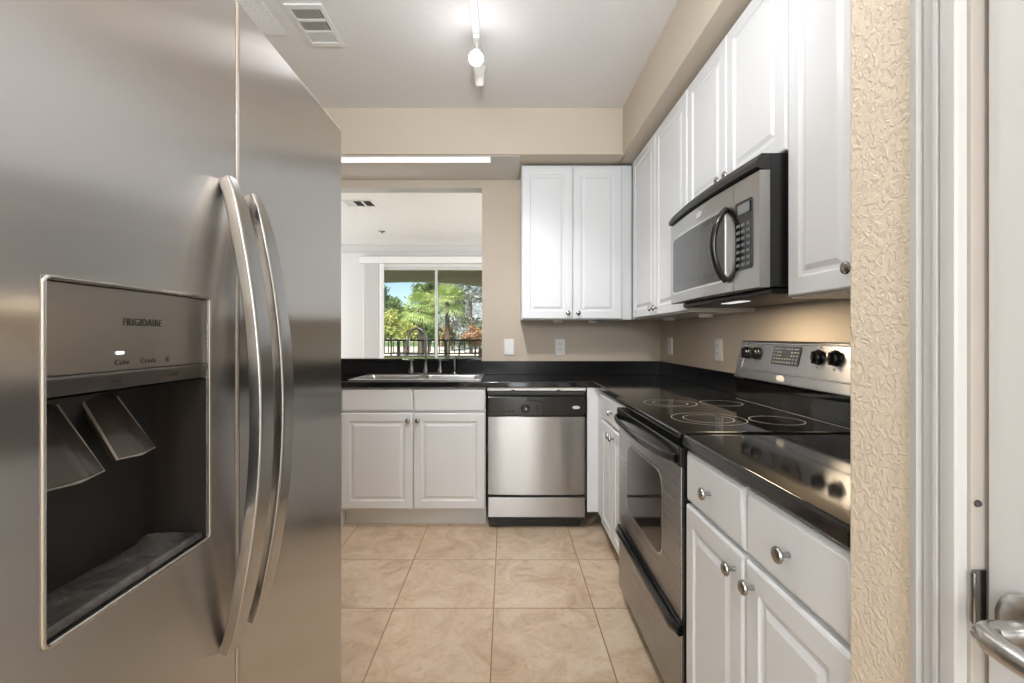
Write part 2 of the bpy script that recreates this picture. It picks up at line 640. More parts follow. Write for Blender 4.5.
# lanai: slab, arched beam wall, roof
struct(MB().box(-5, 3.6, LY + .12, 9.62, -.08, -.005), 'floor_lanai', 'concrete')
struct(MB().box(-5, 3.6, LY + .12, 9.62, 2.62, 2.74), 'ceiling_lanai', 'olive')
ARX, ARW = -1.95, 2.05
arch = [(ARX - ARW + .0, 0), (ARX - ARW, 1.96)]
for k in range(25):
    a = PI - PI * k / 24
    arch.append((ARX + ARW * math.cos(a), 1.96 + .345 * math.sin(a)))
arch.append((ARX + ARW, 0))
aw = MB()
outer = [(3.6, 0), (3.6, 2.62), (-5, 2.62), (-5, 0)]
aw.prism(arch[::1] + outer, 'y', 9.35, 9.6)
struct(aw, 'wall_lanai', 'olive', 'olive stucco lanai wall with a wide arched opening')
struct(MB().box(-5, 3.6, 9.36, 9.58, -.005, .79), 'wall_lanai_knee', 'concrete')

# ------------------------------------------------------------------ setting: pantry door
struct(MB().box(.5005, .5355, DY0 + .004, DY1 - .006, .012, DH - .004, .002), 'door_1', 'doorwhite', 'plain white pantry door at the right edge with a lever handle')
door = bpy.data.objects['door_1']
# jamb with stop, casing with a moulded profile
jb = MB()
jb.box(XW - .006, XW + .12, DY1, DY1 + .016, 0, DH + .016, .0015)
jb.box(XW - .006, XW + .12, DY0 - .016, DY0, 0, DH + .016, .0015)
jb.box(XW - .006, XW + .12, DY0, DY1, DH, DH + .016, .0015)
jb.box(.542, .556, DY1 - .012, DY1, 0, DH)
struct(jb, 'trim_5', 'jamb', 'greyish white door jamb with the strike plate')
cs = [(0, 0), (0, -.010), (.0055, -.0125), (.010, -.0135), (.0106, -.005), (.0126, -.005), (.0134, -.0085), (.017, -.0075), (.022, -.009), (.027, -.0135), (.030, -.016), (.0335, -.016), (.0340, -.008), (.0358, -.008), (.0364, -.0150), (.040, -.0165), (.047, -.0175), (.052, -.0175), (.054, -.015), (.054, 0)]
ccy = .5555   # outer edge of casing; offset goes toward the opening
struct(MB().prism([(XW + d, ccy - u * 1.19) for u, d in cs], 'z', 0, DH + .07), 'trim_6', 'trimwhite', 'white moulded casing beside the pantry door')
struct(MB().box(XW - .017, XW - .0005, DY0 - .06, ccy - .056, DH + .02, DH + .07, .003), 'trim_7', 'trimwhite')
struct(MB().box(XW - .017, XW - .0005, DY0 - .06, DY0 - .008, 0, DH + .018, .003), 'trim_8', 'trimwhite')
# strike plate on the jamb
sp = MB()
sp.box(.4885, .5035, DY1 - .0022, DY1 - .0002, .891, .948, .0008)
sp.box(.486, .490, DY1 - .006, DY1 - .0002, .893, .946, .0018)
tag(sp.build('strike_plate', 'nickel'), 'satin nickel strike plate on the jamb of the pantry door', 'strike plate')
sc_ = MB()
sc_.lathe([(.0, 0), (.004, .0), (.003, .002), (0, .0025)], (.4955, DY1 - .0005, 1.017), (0, -1, 0), 10)
tag(sc_.build('hinge_screw', 'slotdark'), 'small dark screw hole in the jamb above the strike plate', 'screw')
# lever handle
LYC, LZC = .437, .913
lv = thing('door_lever', 'satin nickel lever handle on the white pantry door', 'door handle', (.5005, LYC, LZC))
MB().lathe([(.033, .0005), (.033, .004), (.030, .008), (.022, .011), (.013, .014)], (0, 0, 0), (-1, 0, 0), 28).build('rose', 'bright', lv)
lm = MB()
lpts = [(-.012, 0, 0), (-.03, 0, 0), (-.044, -.001, 0), (-.053, -.006, 0), (-.057, -.016, 0), (-.058, -.035, -.001), (-.057, -.06, -.002), (-.055, -.085, -.003), (-.053, -.108, -.002)]
lm.tube(lpts, [.0105, .0105, .011, .0112, .0112, .0108, .010, .0095, .007], 16)
lm.build('lever', 'bright', lv)

# ------------------------------------------------------------------ cabinets
DOOR_STEPS = [(0, .006), (.002, .0025), (.006, 0), (.050, 0), (.0535, .0045), (.058, .0065), (.066, .0065), (.078, .0015), (.0805, .0005)]
DRAW_STEPS = [(0, .008), (.002, .0055), (.010, .0005), (.012, 0)]


def door_panel(name, x0, x1, z0, z1, parent, steps, y=0.0, material='white'):
    st = [(i, yy) for i, yy in steps]
    o = MB().rings(x0, x1, z0, z1, st, .019).build(name, material, parent, 20)
    o.location.y = y
    return o


def knob(parent, x, z, y=0.0):
    return MB().lathe([(.0055, .0005), (.0055, -.002), (.0048, -.006), (.0048, -.014), (.007, -.016), (.0135, -.0185), (.0155, -.021), (.0155, -.0225), (.014, -.0255), (.009, -.0282), (0, -.029)][::1], (x, y, z), (0, 1, 0), 18).build('knob', 'nickel', parent)


def base_cabinet(name, label, loc, rotz, w, depth, fronts, doors, extra=None, group=None):
    """local frame: x along the front, y=0 the door face, y deep, z up"""
    t = thing(name, label, 'cabinet', loc, rotz, group)
    b = MB()
    if name == 'sink_cabinet':
        b.cells([0, .018, w - .018, w], [.0195, .034, depth - .012, depth], lambda i, j: i == 1 and j == 1, .112, .874, 'z')
        b.box(.018, w - .018, .034, depth - .012, .112, .13)
    else:
        b.box(0, w, .0195, depth, .112, .874)
    if extra:
        extra(b)
    b.build('carcass', 'white', t)
    MB().box(0, w, .085, .10, .0, .111).build('toe_kick', 'white', t)
    for f in fronts:
        x0, x1, kn = f
        d = door_panel('drawer' if kn else 'false_front', x0, x1, .727, .866, t, DRAW_STEPS)
        if kn:
            knob(d, (x0 + x1) / 2, .797)
    for x0, x1, kx in doors:
        d = door_panel('door', x0, x1, .124, .716, t, DOOR_STEPS)
        knob(d, kx, .672)
    return t


def wall_cabinet(name, label, loc, rotz, w, depth, z0, z1, doors, kz, extra=None):
    t = thing(name, label, 'cabinet', loc, rotz, 'white raised-panel wall cabinets')
    b = MB()
    b.box(0, w, .0195, depth, z0, z1)
    if extra:
        extra(b)
    b.build('carcass', 'white', t)
    for x0, x1, kx in doors:
        d = door_panel('door', x0, x1, z0 + .004, z1 - .012, t, DOOR_STEPS)
        knob(d, kx, kz)
    return t


BG = 'white raised-panel base cabinets'
# sink base: door face y=2.86
SB0, SB1 = -1.022, -.127
base_cabinet('sink_cabinet', 'white sink base cabinet with two doors and two blank fronts under the double sink', (SB0, 2.86, 0), 0, SB1 - SB0, .515,
             [(.003, .4455, False), (.4495, .892, False)], [(.003, .4455, .418), (.4495, .892, .477)], group=BG)
# filler box left of sink base up to the wall
struct(MB().box(XL, SB0 - .003, 2.88, YB - .005, 0, .874), 'trim_9', 'white')
# far right base cabinet, front faces -x: local x runs from far (y=2.655) to near (y=2.085)
FX = .545


def far_extra(b):
    # corner filler: return to the dishwasher side and inside corner post
    b.box(-.205, 0, .0195, .05, .112, .874)
    b.box(-.205, -.19, -.045, .0195, .112, .874)


base_cabinet('base_cabinet', 'white base cabinet in the corner between dishwasher and range, one drawer over two doors', (FX, 2.655, 0), -R90, .565, XR - FX - .005,
             [(.004, .561, True)], [(.004, .2805, .252), (.2845, .561, .312)], far_extra, BG)
NX = .512
base_cabinet('base_cabinet', 'white base cabinet nearest the camera with two drawers over two doors', (NX, 1.325, 0), -R90, 1.325 - YS - .006, XR - NX - .005,
             [(.006, .322, True), (.334, .642, True)], [(.006, .322, .289), (.334, .642, .367)], None, BG)

# wall cabinets
WU = .814
UB, UT = 1.302, 2.322
BY = 3.05
t = wall_cabinet('wall_cabinet', 'white two-door wall cabinet on the back wall right of the pass-through', (.105, BY, 0), 0, .7275, YB - BY - .003, UB, UT,
                 [(.004, .334, .302), (.338, .659, .370)], 1.345)
wall_cabinet('wall_cabinet', 'white two-door wall cabinet in the corner left of the microwave', (WU, BY - .003, 0), -R90, .962, XR - WU - .004, UB, UT,
             [(.075, .515, .485), (.519, .958, .549)], 1.345)
wall_cabinet('wall_cabinet', 'short white two-door wall cabinet directly above the microwave', (WU, 2.082, 0), -R90, .738, XR - WU - .004, 1.732, UT,
             [(.004, .367, .338), (.371, .734, .400)], 1.775)
wall_cabinet('wall_cabinet', 'white wall cabinet right of the microwave, beside the textured wall', (WU, 1.350, 0), -R90, 1.350 - YS - .004, XR - WU - .004, UB, UT,
             [(.010, .290, .270), (.300, .664, .330)], 1.352)

# ------------------------------------------------------------------ countertops
CT0, CT1 = .876, .912
ct = thing('countertop', 'black granite L-shaped countertop with the double sink let in, in front of the pass-through', 'countertop', (0, 0, CT0))
c = MB()
xs = [XL + .003, -.972, -.173, .537, XR - .003]
ys = [2.088, 2.845, 2.928, 3.335, YB - .003]
c.cells(xs, ys, lambda i, j: (i < 3 and j == 0) or (i == 1 and j == 2), 0, CT1 - CT0, 'z', .006)
c.build('slab', 'granite', ct)
bsp = MB()
bsp.box(OPX1 + .0, XR - .022, YB - .021, YB - .003, CT1 - CT0 + .0005, .135, .002)
bsp.box(XL + .003, OPX1, YB - .021, YB - .003, CT1 - CT0 + .0005, .135, .002)
bsp.build('backsplash', 'splash', ct)
MB().box(XR - .021, XR - .003, 2.088, YB - .022, CT1 - CT0 + .0005, .135, .002).build('backsplash', 'splash', ct)
tag(MB().box(OPX0 + .002, OPX1 - .002, YB - .03, YB2 + .03, OPZ0 + .0005, 1.03, .004).build('windowsill_ledge', 'granite'), 'narrow black granite ledge at the foot of the pass-through', 'ledge')
nt = thing('countertop', 'black granite countertop piece nearest the camera, between range and textured wall', 'countertop', (0, 0, CT0))
MB().cells([.503, XR - .003], [YS + .004, 1.3265], lambda i, j: False, 0, CT1 - CT0, 'z', .008).build('slab', 'granite', nt)
MB().box(XR - .021, XR - .003, YS + .004, 1.3265, CT1 - CT0 + .0005, .135, .002).build('backsplash', 'splash', nt)

# ------------------------------------------------------------------ sink, faucet, sprayer
SKX0, SKX1, SKY0, SKY1 = -.99, -.155, 2.905, 3.352
sk = thing('kitchen_sink', 'stainless steel double-bowl drop-in sink under the pass-through', 'sink', ((SKX0 + SKX1) / 2, (SKY0 + SKY1) / 2, CT1))
ox, oy = -(SKX0 + SKX1) / 2, -(SKY0 + SKY1) / 2
bx = [(-.955, -.585), (-.56, -.19)]
by = (2.94, 3.265)
MB().cells([SKX0 + ox, bx[0][0] + ox, bx[0][1] + ox, bx[1][0] + ox, bx[1][1] + ox, SKX1 + ox], [SKY0 + oy, by[0] + oy, by[1] + oy, SKY1 + oy],
           lambda i, j: j == 1 and i in (1, 3), .0005, .007, 'z', .0025).build('rim', 'sinksteel', sk)
for x0, x1 in bx:
    m = MB()
    lo = []
    for ins, z, r in ((0, .0045, .03), (.004, -.004, .035), (.012, -.15, .05), (.04, -.165, .05)):
        lo.append([(u + ox, v + oy, z) for u, v in rrect(x0 + ins, x1 - ins, by[0] + ins, by[1] - ins, r)])
    m.loft(lo, cap=False)
    m.bm.faces.new([m.bm.verts.new(p) for p in lo[-1]])
    bmesh.ops.remove_doubles(m.bm, verts=m.bm.verts, dist=1e-5)
    bo = m.build('bowl', 'sinksteel', sk)
    MB().lathe([(.04, 0), (.04, .003), (.03, .004), (.028, .001), (0, .001)], ((x0 + x1) / 2 + ox, (by[0] + by[1]) / 2 + oy, -.1648), (0, 0, 1), 20).build('drain', 'chrome', bo)

FXX, FYY = -.572, 3.308
fa = thing('faucet', 'brushed nickel gooseneck faucet with two lever handles behind the sink', 'faucet', (FXX, FYY, CT1 + .0072))
MB().loft([[(x, y, z) for x, y in rrect(-.125 + i, .125 - i, -.027 + i, .027 - i, .026 - i)] for i, z in ((0, 0), (0, .008), (.006, .013))]).build('base_plate', 'faucet', fa)
sp_ = MB()
spts = [(0, 0, .012), (0, 0, .05), (0, 0, .12), (0, 0, .20), (0, 0, .245)]
R = .062
for k in range(1, 13):
    a = PI * k / 12
    spts.append((-R + R * math.cos(a), -.012 * k / 12, .245 + R * 1.35 * math.sin(a)))
spts += [(-2 * R, -.013, .215), (-2 * R, -.013, .19)]
sp_.tube(spts, .0095, 14)
sp_.lathe([(.023, .012), (.022, .03), (.015, .05), (.013, .075), (.0125, .09), (.0095, .092)], (0, 0, 0), (0, 0, 1), 18)
sp_.lathe([(.011, -.03), (.0125, -.028), (.0125, 0), (.0095, .003)], (-2 * R, -.013, .197), (0, 0, 1), 16)
sp_.build('spout', 'faucet', fa)
for sx in (-1, 1):
    h = MB()
    h.lathe([(.026, .012), (.025, .025), (.016, .05), (.012, .068), (.012, .082), (.015, .086), (.015, .10), (.008, .108), (0, .109)], (sx * .102, 0, 0), (0, 0, 1), 18)
    h.tube([(sx * .102, 0, .098), (sx * .13, -.004, .103), (sx * .165, -.008, .106)], [.0065, .006, .0075], 10)
    h.build('handle', 'faucet', fa)
ss = thing('side_sprayer', 'brushed nickel side sprayer standing right of the faucet', 'sprayer', (-.366, FYY, CT1 + .0072))
MB().lathe([(.022, 0), (.022, .006), (.016, .016), (.012, .02)], (0, 0, 0), (0, 0, 1), 16).build('holder', 'faucet', ss)
MB().lathe([(.010, .02), (.0105, .05), (.0135, .085), (.0145, .115), (.012, .125), (0, .127)], (0, 0, 0), (0, 0, 1), 16).build('spray_head', 'faucet', ss)

# ------------------------------------------------------------------ dishwasher
DW0, DW1 = -.116, .492
dw = thing('dishwasher', 'stainless steel dishwasher with black control panel between sink cabinet and corner', 'dishwasher', (DW0, 2.852, 0))
W = DW1 - DW0
MB().box(.004, W - .004, .03, .50, .05, .868).build('tub', 'blackmatte', dw)
m = MB()
# door skin with a gentle horizontal bow
lo = []
for k in range(13):
    u = k / 12
    bow = -.012 * math.sin(PI * u) ** .8
    x = .006 + (W - .012) * u
    lo.append([(x, .003 + bow, .216), (x, bow, .219), (x, bow, .694), (x, .003 + bow, .697), (x, .029, .697), (x, .029, .216)])
m.loft(lo)
m.build('door_panel', 'steel_h', dw, 50)
MB().box(.006, W - .006, -.004, .029, .078, .199, .003).build('access_panel', 'steel_h', dw)
MB().box(.012, W - .03, .035, .06, .012, .077, .002).build('toe_plate', 'black', dw)
cp = MB().box(.004, W - .004, -.014, .029, .701, .822, .006, 3).build('control_panel', 'black', dw)
MB().box(.004, W - .004, -.002, .029, .826, .852, .004).build('vent_strip', 'blackmatte', dw)
MB().box(0, W, .004, .02, .8555, .874, .002).build('mounting_strip', 'plastic', dw)
for x in (.16, .44):
    MB().box(x - .012, x + .012, .001, .012, .853, .861, .002).build('bracket', 'blackmatte', dw)
MB().box(.245, .345, -.0175, -.0125, .795, .815, .003).build('latch_recess', 'blackmatte', cp)
MB().lathe([(.026, 0), (.026, .004), (.022, .012), (.020, .017), (0, .018)], (.235, -.0142, .748), (0, -1, 0), 24).build('dial', 'blackmatte', cp)
MB().lathe([(.005, 0), (.005, .0008), (0, .001)], (.237, -.0325, .748), (0, -1, 0), 10).build('dial_mark', 'print', cp)
for k in range(5):
    MB().box(.045 + k * .026, .064 + k * .026, -.0165, -.0138, .728, .736, .001).build('button', 'blackmatte', cp)
for k in range(2):
    MB().box(.30 + k * .022, .315 + k * .022, -.0165, -.0138, .715, .775, .001).build('button', 'blackmatte', cp)
lg = MB().lathe([(.0235, 0), (.0235, .001), (0, .0016)], (0, 0, 0), (0, -1, 0), 24).build('logo', 'print', cp)
lg.scale = (1, 1, .42)
lg.location = (W - .062, -.0146, .755)

# ------------------------------------------------------------------ range (faces -x); local x from far (y=2.082) to near
RF, RW = .507, .752
rg = thing('range', 'stainless electric range with black ceramic cooktop under the microwave', 'range', (RF, 2.081, 0), -R90)
RD = XR - RF - .008
MB().box(.003, RW - .003, .03, RD, .075, .895).build('body', 'black', rg)
for x in (.05, RW - .05):
    for y in (.08, RD - .06):
        MB().lathe([(.018, 0), (.018, .012), (.012, .016), (.012, .076)], (x, y, 0), (0, 0, 1), 12).build('foot', 'blackmatte', rg)
MB().box(RW - .0125, RW - .0005, .003, .0295, .075, .8125, .002).build('side_trim', 'black', rg)
ctp = MB().box(0, RW, -.012, RD - .055, .897, .917, .006, 3).build('cooktop', 'blackglass', rg)


def ring(mb, x, y, r, wdt=.003, z=.9174):
    n = 56
    a = [[(x + (r - wdt) * math.cos(2 * PI * k / n), y + (r - wdt) * math.sin(2 * PI * k / n), z), (x + r * math.cos(2 * PI * k / n), y + r * math.sin(2 * PI * k / n), z)] for k in range(n + 1)]
    mb.loft(a, cap=False, close=False)


def bpos(Xw, Yw):
    return 2.081 - Yw, Xw - RF


for Xw, Yw, rs in ((.675, 1.545, (.118, .080)), (.885, 1.515, (.082,)), (.675, 1.905, (.105, .07)), (.885, 1.905, (.082,))):
    m = MB()
    for r in rs:
        ring(m, *bpos(Xw, Yw), r)
    m.build('burner_ring', 'ring', ctp)
m = MB()
m.box(.03, RW - .03, RD - .098, RD - .0955, .9172, .9178)
m.build('printed_line', 'ring', ctp)
# oven door
od = MB().box(.003, RW - .014, 0, .028, .365, .812, .004).build('oven_door', 'rangesteel', rg)
m = MB()
m.loft([[(u, y, v) for u, v in rrect(.150 + i, RW - .170 - i, .465 + i, .752 - i, .05)] for i, y in ((0, -.0004), (.003, -.002), (.006, -.002))])
m.build('window_bezel', 'bright', od)
MB().loft([[(u, y, v) for u, v in rrect(.158, RW - .178, .473, .744, .044)] for y in (-.0018, -.0032)]).build('window', 'ovenglass', od)
MB().box(.001, RW - .001, -.010, .028, .814, .874, .006, 3).build('top_trim', 'black', od)
m = MB()
hp = [(.02 + (RW - .04) * k / 24, -.012 - .040 * math.sin(PI * k / 24) ** .55, .836) for k in range(25)]
m.sweep(hp, (0, 0, 1), [(.013 * math.cos(a), .009 * math.sin(a)) for a in [2 * PI * q / 14 for q in range(14)]])
m.build('handle', 'black', od)
dr = MB().box(.003, RW - .014, .0, .028, .078, .352, .004).build('storage_drawer', 'rangesteel', rg)
m = MB()
m.sweep([(.012 + (RW - .024) * k / 20, -.014 + (.012 if k in (0, 20) else 0), .338) for k in range(21)], (0, 0, 1),
        [(.016 * math.cos(a), .013 * math.sin(a)) for a in [2 * PI * q / 14 for q in range(14)]])
m.build('handle', 'black', dr)
# backguard
bgz0, bgz1 = 1.012, 1.172
yb0, yb1 = 1.034 - RF, 1.060 - RF
m = MB()
m.prism([(yb0 - .002, .918), (yb0, bgz0 - .004), (RD - .001, bgz0 - .004), (RD - .001, .918)], 'x', .004, RW - .004)
m.build('rear_riser', 'blackglass', rg)
m = MB()
m.prism([(yb0 - .006, bgz0), (yb0 - .008, bgz0 + .006), (yb1, bgz1 - .006), (yb1 + .008, bgz1), (RD - .001, bgz1), (RD - .001, bgz0)], 'x', 0, RW)
bgd = m.build('backguard', 'steel_h', rg)
tilt = math.atan2((yb1) - (yb0 - .008), bgz1 - bgz0 - .012)


def bgp(x, z, out=0.0):
    f = (z - bgz0 - .006) / (bgz1 - bgz0 - .012)
    y = yb0 - .008 + f * (yb1 - yb0 + .008)
    return Vector((x, y - out * math.cos(tilt), z + out * math.sin(tilt) * 0))


# embossed border
m = MB()
pl = [(u, v) for u, v in rrect(.045, RW - .03, 1.050, 1.162, .012)]
m.tube([bgp(u, v, .0) for u, v in pl + pl[:1]], .0032, 8, cap=False)
m.build('emboss', 'bright', bgd)
for Yw in (2.018, 1.940, 1.553, 1.470):
    x = 2.081 - Yw
    m = MB()
    m.lathe([(.027, 0), (.027, .003), (.0245, .006), (.0235, .012), (.020, .016), (0, .0165)], bgp(x, 1.121, .0005), (0, -1, 0), 26)
    p = bgp(x, 1.121, .018)
    m.box(p.x - .0055, p.x + .0055, p.y - .008, p.y + .004, p.z - .021, p.z + .021, .0035)
    m.build('control_knob', 'black', bgd)
m = MB()
p0, p1 = bgp(.262, 1.085, .001), bgp(.262, 1.154, .001)
m.loft([[bgp(x, z, o) for x, z in rrect(.262, .430, 1.084, 1.154, .005)] for o in (.0003, .0025)])
dsp = m.build('display', 'black', bgd)
random.seed(4)
m = MB()
for r in range(5):
    for cx in range(9):
        if r in (2, 3) and 3 <= cx <= 5:
            continue
        x = .272 + cx * .0175
        z = 1.092 + r * .0125
        w = .011 if random.random() < .7 else .007
        m.loft([[bgp(x + a, z + b, o) for a, b in ((0, 0), (w, 0), (w, .0048), (0, .0048))] for o in (.0024, .003)])
m.build('button_marks', mat('dim_button_print', (.15, .148, .14), .5), dsp)
lg = MB().lathe([(.020, 0), (.020, .0012), (0, .002)], (0, 0, 0), (0, -1, 0), 24).build('logo', 'print', bgd)
lg.scale = (1.35, 1, .6)
lg.location = bgp(.345, 1.033, .001)
for Yw in (2.018, 1.940, 1.553, 1.470):
    x = 2.081 - Yw
    for dx, dz in ((-.034, .0), (0, .033), (.0, -.034)):
        m = MB()
        m.loft([[bgp(x + dx + a, 1.121 + dz + b, o) for a, b in ((-.003, -.003), (.003, -.003), (.003, .003), (-.003, .003))] for o in (.0003, .0009)])
        m.build('knob_mark', 'printdark', bgd)

# ------------------------------------------------------------------ microwave
MX = .742
MWW = .726
mw = thing('microwave', 'stainless over-the-range microwave with black handle mounted under the short cabinet', 'microwave', (MX, 2.081, 0), -R90)
MD = XR - MX - .004
MB().box(.0, MWW, .032, MD, 1.338, 1.7295, .002).build('case', 'black', mw)


def bow(x):
    return -.018 * math.sin(PI * min(max(x / MWW, 0), 1)) ** 1.0


def bowed(mb, x0, x1, z0, z1, y, back, n=14, ch=.002):
    lo = []
    for k in range(n + 1):
        x = x0 + (x1 - x0) * k / n
        b = bow(x) + y
        lo.append([(x, b + ch, z0), (x, b, z0 + ch), (x, b, z1 - ch), (x, b + ch, z1), (x, back, z1), (x, back, z0)])
    return mb.loft(lo)


md = bowed(MB(), 0, .592, 1.336, 1.680, 0, .031).build('door', 'steel_h', mw, 50)
mc = bowed(MB(), .594, MWW - .0, 1.336, 1.680, 0, .031).build('control_side', 'steel_h', mw, 50)
m = MB()
lo = []
for k in range(17):
    x = .0 + MWW * k / 16
    b = bow(x) - .006
    dz = 0
    lo.append([(x, b + .02, 1.682), (x, b - .005, 1.689), (x, b - .005, 1.704), (x, b + .012, 1.7285), (x, .031, 1.7285), (x, .031, 1.682)])
m.loft(lo)
m.build('vent_visor', 'blackmatte', mw, 30)


def bowrr(mb, x0, x1, z0, z1, r, y0, y1, n=16):
    """rounded rectangle plate that follows the bow of the front"""
    lo = []
    for k in range(n + 1):
        x = x0 + (x1 - x0) * k / n
        d = min(x - x0, x1 - x)
        cut = r - math.sqrt(max(r * r - (r - d) ** 2, 0)) if d < r else 0
        lo.append([(x, bow(x) + y0, z0 + cut), (x, bow(x) + y0, z1 - cut), (x, bow(x) + y1, z1 - cut), (x, bow(x) + y1, z0 + cut)])
    return mb.loft(lo)


bowrr(MB(), .034, .545, 1.372, 1.618, .01, -.0018, .0005).build('window_frame', 'bright', md, 50)
bowrr(MB(), .042, .537, 1.380, 1.610, .008, -.003, -.0015).build('window_border', 'mwgrey', md, 50)
bowrr(MB(), .075, .49, 1.408, 1.586, .006, -.0036, -.0026).build('window', 'mwglass', md, 50)
m = MB()
hp = []
for k in range(21):
    u = k / 20
    hp.append((.556, bow(.556) - .004 - .046 * math.sin(PI * u) ** .7, 1.375 + .235 * u))
m.sweep(hp, (1, 0, 0), [(.0145 * math.cos(a), .010 * math.sin(a)) for a in [2 * PI * q / 14 for q in range(14)]])
m.build('handle', 'black', md)
lg = MB().lathe([(.020, 0), (.020, .0012), (0, .002)], (0, 0, 0), (0, -1, 0), 24).build('logo', 'print', md)
lg.scale = (1.35, 1, .6)
lg.location = (.345, bow(.345) - .0005, 1.648)
kp = bowrr(MB(), .604, .694, 1.398, 1.612, .004, -.0022, .0005).build('keypad', 'black', mc, 50)
m = MB()
for r in range(7):
    for cx in range(3):
        x0 = .612 + cx * .0265
        z0 = 1.41 + r * .0205
        m.box(x0, x0 + .019, bow(x0) - .0031, bow(x0) - .0005, z0, z0 + .009)
m.build('key_marks', mat('key_print', (.16, .165, .17), .4), kp)
MB().box(.612, .684, bow(.65) - .0045, bow(.65) - .0005, 1.572, 1.602, .001).build('display', mat('grey_display', (.20, .21, .22), .15), kp)
m = MB()
m.box(.02, MWW - .02, .045, MD - .02, 1.318, 1.3375, .006)
m.build('bottom_plate', 'blackmatte', mw)
MB().box(.30, .44, .085, .125, 1.3155, 1.3178, .0008).build('cooktop_lamp_lens', 'lens', mw)
lamp('microwave_worklight', 'AREA', (MX + .12, 1.71, 1.312), 2.4, (1, .80, .56), size=.30, size_y=.10, rot=(0, 0, R90))

# ------------------------------------------------------------------ refrigerator (faces +x): local x from near to far, y into the wall
FRX, FRY = -.44, .337
fr = thing('refrigerator', 'stainless side-by-side refrigerator with ice and water dispenser filling the left foreground', 'refrigerator', (FRX, FRY, 0), R90)
FW, FH = .904, 1.746
MB().box(.004, FW - .004, .078, .83, .03, 1.735, .004).build('cabinet_body', 'blackmatte', fr)
MB().box(.02, FW - .02, .04, .077, .012, .085, .003).build('base_grille', 'blackmatte', fr)
DX0, DX1, DZ0, DZ1 = .104, .349, .895, 1.249
fz = MB().cells([0, DX0, DX1, .4175], [.095, DZ0, DZ1, FH], lambda i, j: i == 1 and j == 1, 0, .072, 'y', .004).build('freezer_door', 'steel', fr, 40)
ff = MB().box(.4225, FW, 0, .072, .095, FH, .006, 3).build('fridge_door', 'steel', fr, 40)


def fridge_handle(x, z0, z1, parent):
    m = MB()
    n = 32
    pts = []
    for k in range(n + 1):
        u = k / n
        pts.append((x, -.006 - .054 * math.sin(PI * u) ** .75, z0 + (z1 - z0) * u))

    def prof(i):
        u = i / n
        w = .020 * min(1.0, .6 + 3.5 * min(u, 1 - u))
        tk = .010
        pr = []
        for a, b in rrect(-w, w, -tk, tk, min(.0035, w * .9), 3):
            pr.append((a, b))
        return pr
    m.sweep(pts, (1, 0, 0), prof)
    return m.build('handle', 'handlesteel', parent)


fridge_handle(.384, .705, 1.436, fz)
fridge_handle(.454, .712, 1.430, ff)
# dispenser, all sub-parts of the freezer door
m = MB()
pl = rrect(DX0 - .001, DX1 + .001, DZ0 - .001, DZ1 + .001, .0065)
m.tube([(u, .0002, v) for u, v in pl + pl[:1]], .0026, 10, cap=False)
m.build('dispenser_bezel', 'bright', fz)
m = MB()
m.box(DX0 + .0015, DX1 - .0015, .003, .03, 1.153, DZ1 - .0015, .002)
m.build('dispenser_panel', 'panelsteel', fz)
m = MB()
m.prism([(.003, 1.1525), (.0015, 1.149), (.0045, 1.133), (.012, 1.131), (.03, 1.131), (.03, 1.1525)], 'x', DX0 + .0015, DX1 - .0015)
m.build('button_strip', mat('dark_satin_strip', (.20, .19, .18), .32, 1.0), fz)
# cavity shell: rounded niche
m = MB()
lo = []
n = 16
for k in range(n + 1):
    a = PI * k / n
    x = (DX0 + DX1) / 2 - ((DX1 - DX0) / 2 - .001) * math.copysign(abs(math.cos(a)) ** .45, math.cos(a))
    y = .004 + .125 * math.sin(a) ** .45
    lo.append([(x, y, DZ0 + .0005), (x, y, 1.1305)])
m.loft(lo, cap=False, close=False)
top = [m.bm.verts.new((p[1][0], p[1][1], 1.1305)) for p in lo]
bot = [m.bm.verts.new((p[0][0], p[0][1], DZ0 + .0005)) for p in lo]
m.bm.faces.new(top)
m.bm.faces.new(bot)
cav = m.build('dispenser_cavity', 'cavity', fz, 40)


def paddle(x0, x1, z0, z1, y0, y1, lean):
    m = MB()
    nx = 8
    lo = []
    for k in range(nx + 1):
        u = k / nx
        x = x0 + (x1 - x0) * u
        cv = -.006 * math.sin(PI * u)
        xb = (x - (x0 + x1) / 2) * .82 + (x0 + x1) / 2 + lean
        lo.append([(xb, y0 + cv, z1), (x, y1 + cv, z0 + .004), (x, y1 + cv + .003, z0), (x, y1 + cv + .009, z0 + .002), (xb, y0 + cv + .008, z1)])
    m.loft(lo)
    po = m.build('paddle', 'paddle', fz, 30)
    MB().tube([(x0 + .09 * (x1 - x0) + lean, y0, z1), (x0, y1 + .001, z0 + .002), ((x0 + x1) / 2, y1 - .005, z0 + .001), (x1, y1 + .001, z0 + .002), (x1 - (x1 - x0) * .09 + lean, y0, z1)],
              .0017, 8).build('paddle_edge', MT['paddle_edge'], fz)


MT['paddle_edge'] = mat('pale_paddle_edge', (.34, .31, .285), .3)
paddle(.128, .200, 1.034, 1.129, .090, .026, .004)
paddle(.222, .280, 1.042, 1.129, .092, .028, .006)
m = MB()
m.tube([(.262, .10, 1.12), (.262, .095, 1.05), (.264, .088, .985)], [.011, .010, .007], 12)
m.build('water_nozzle', 'paddle', fz)
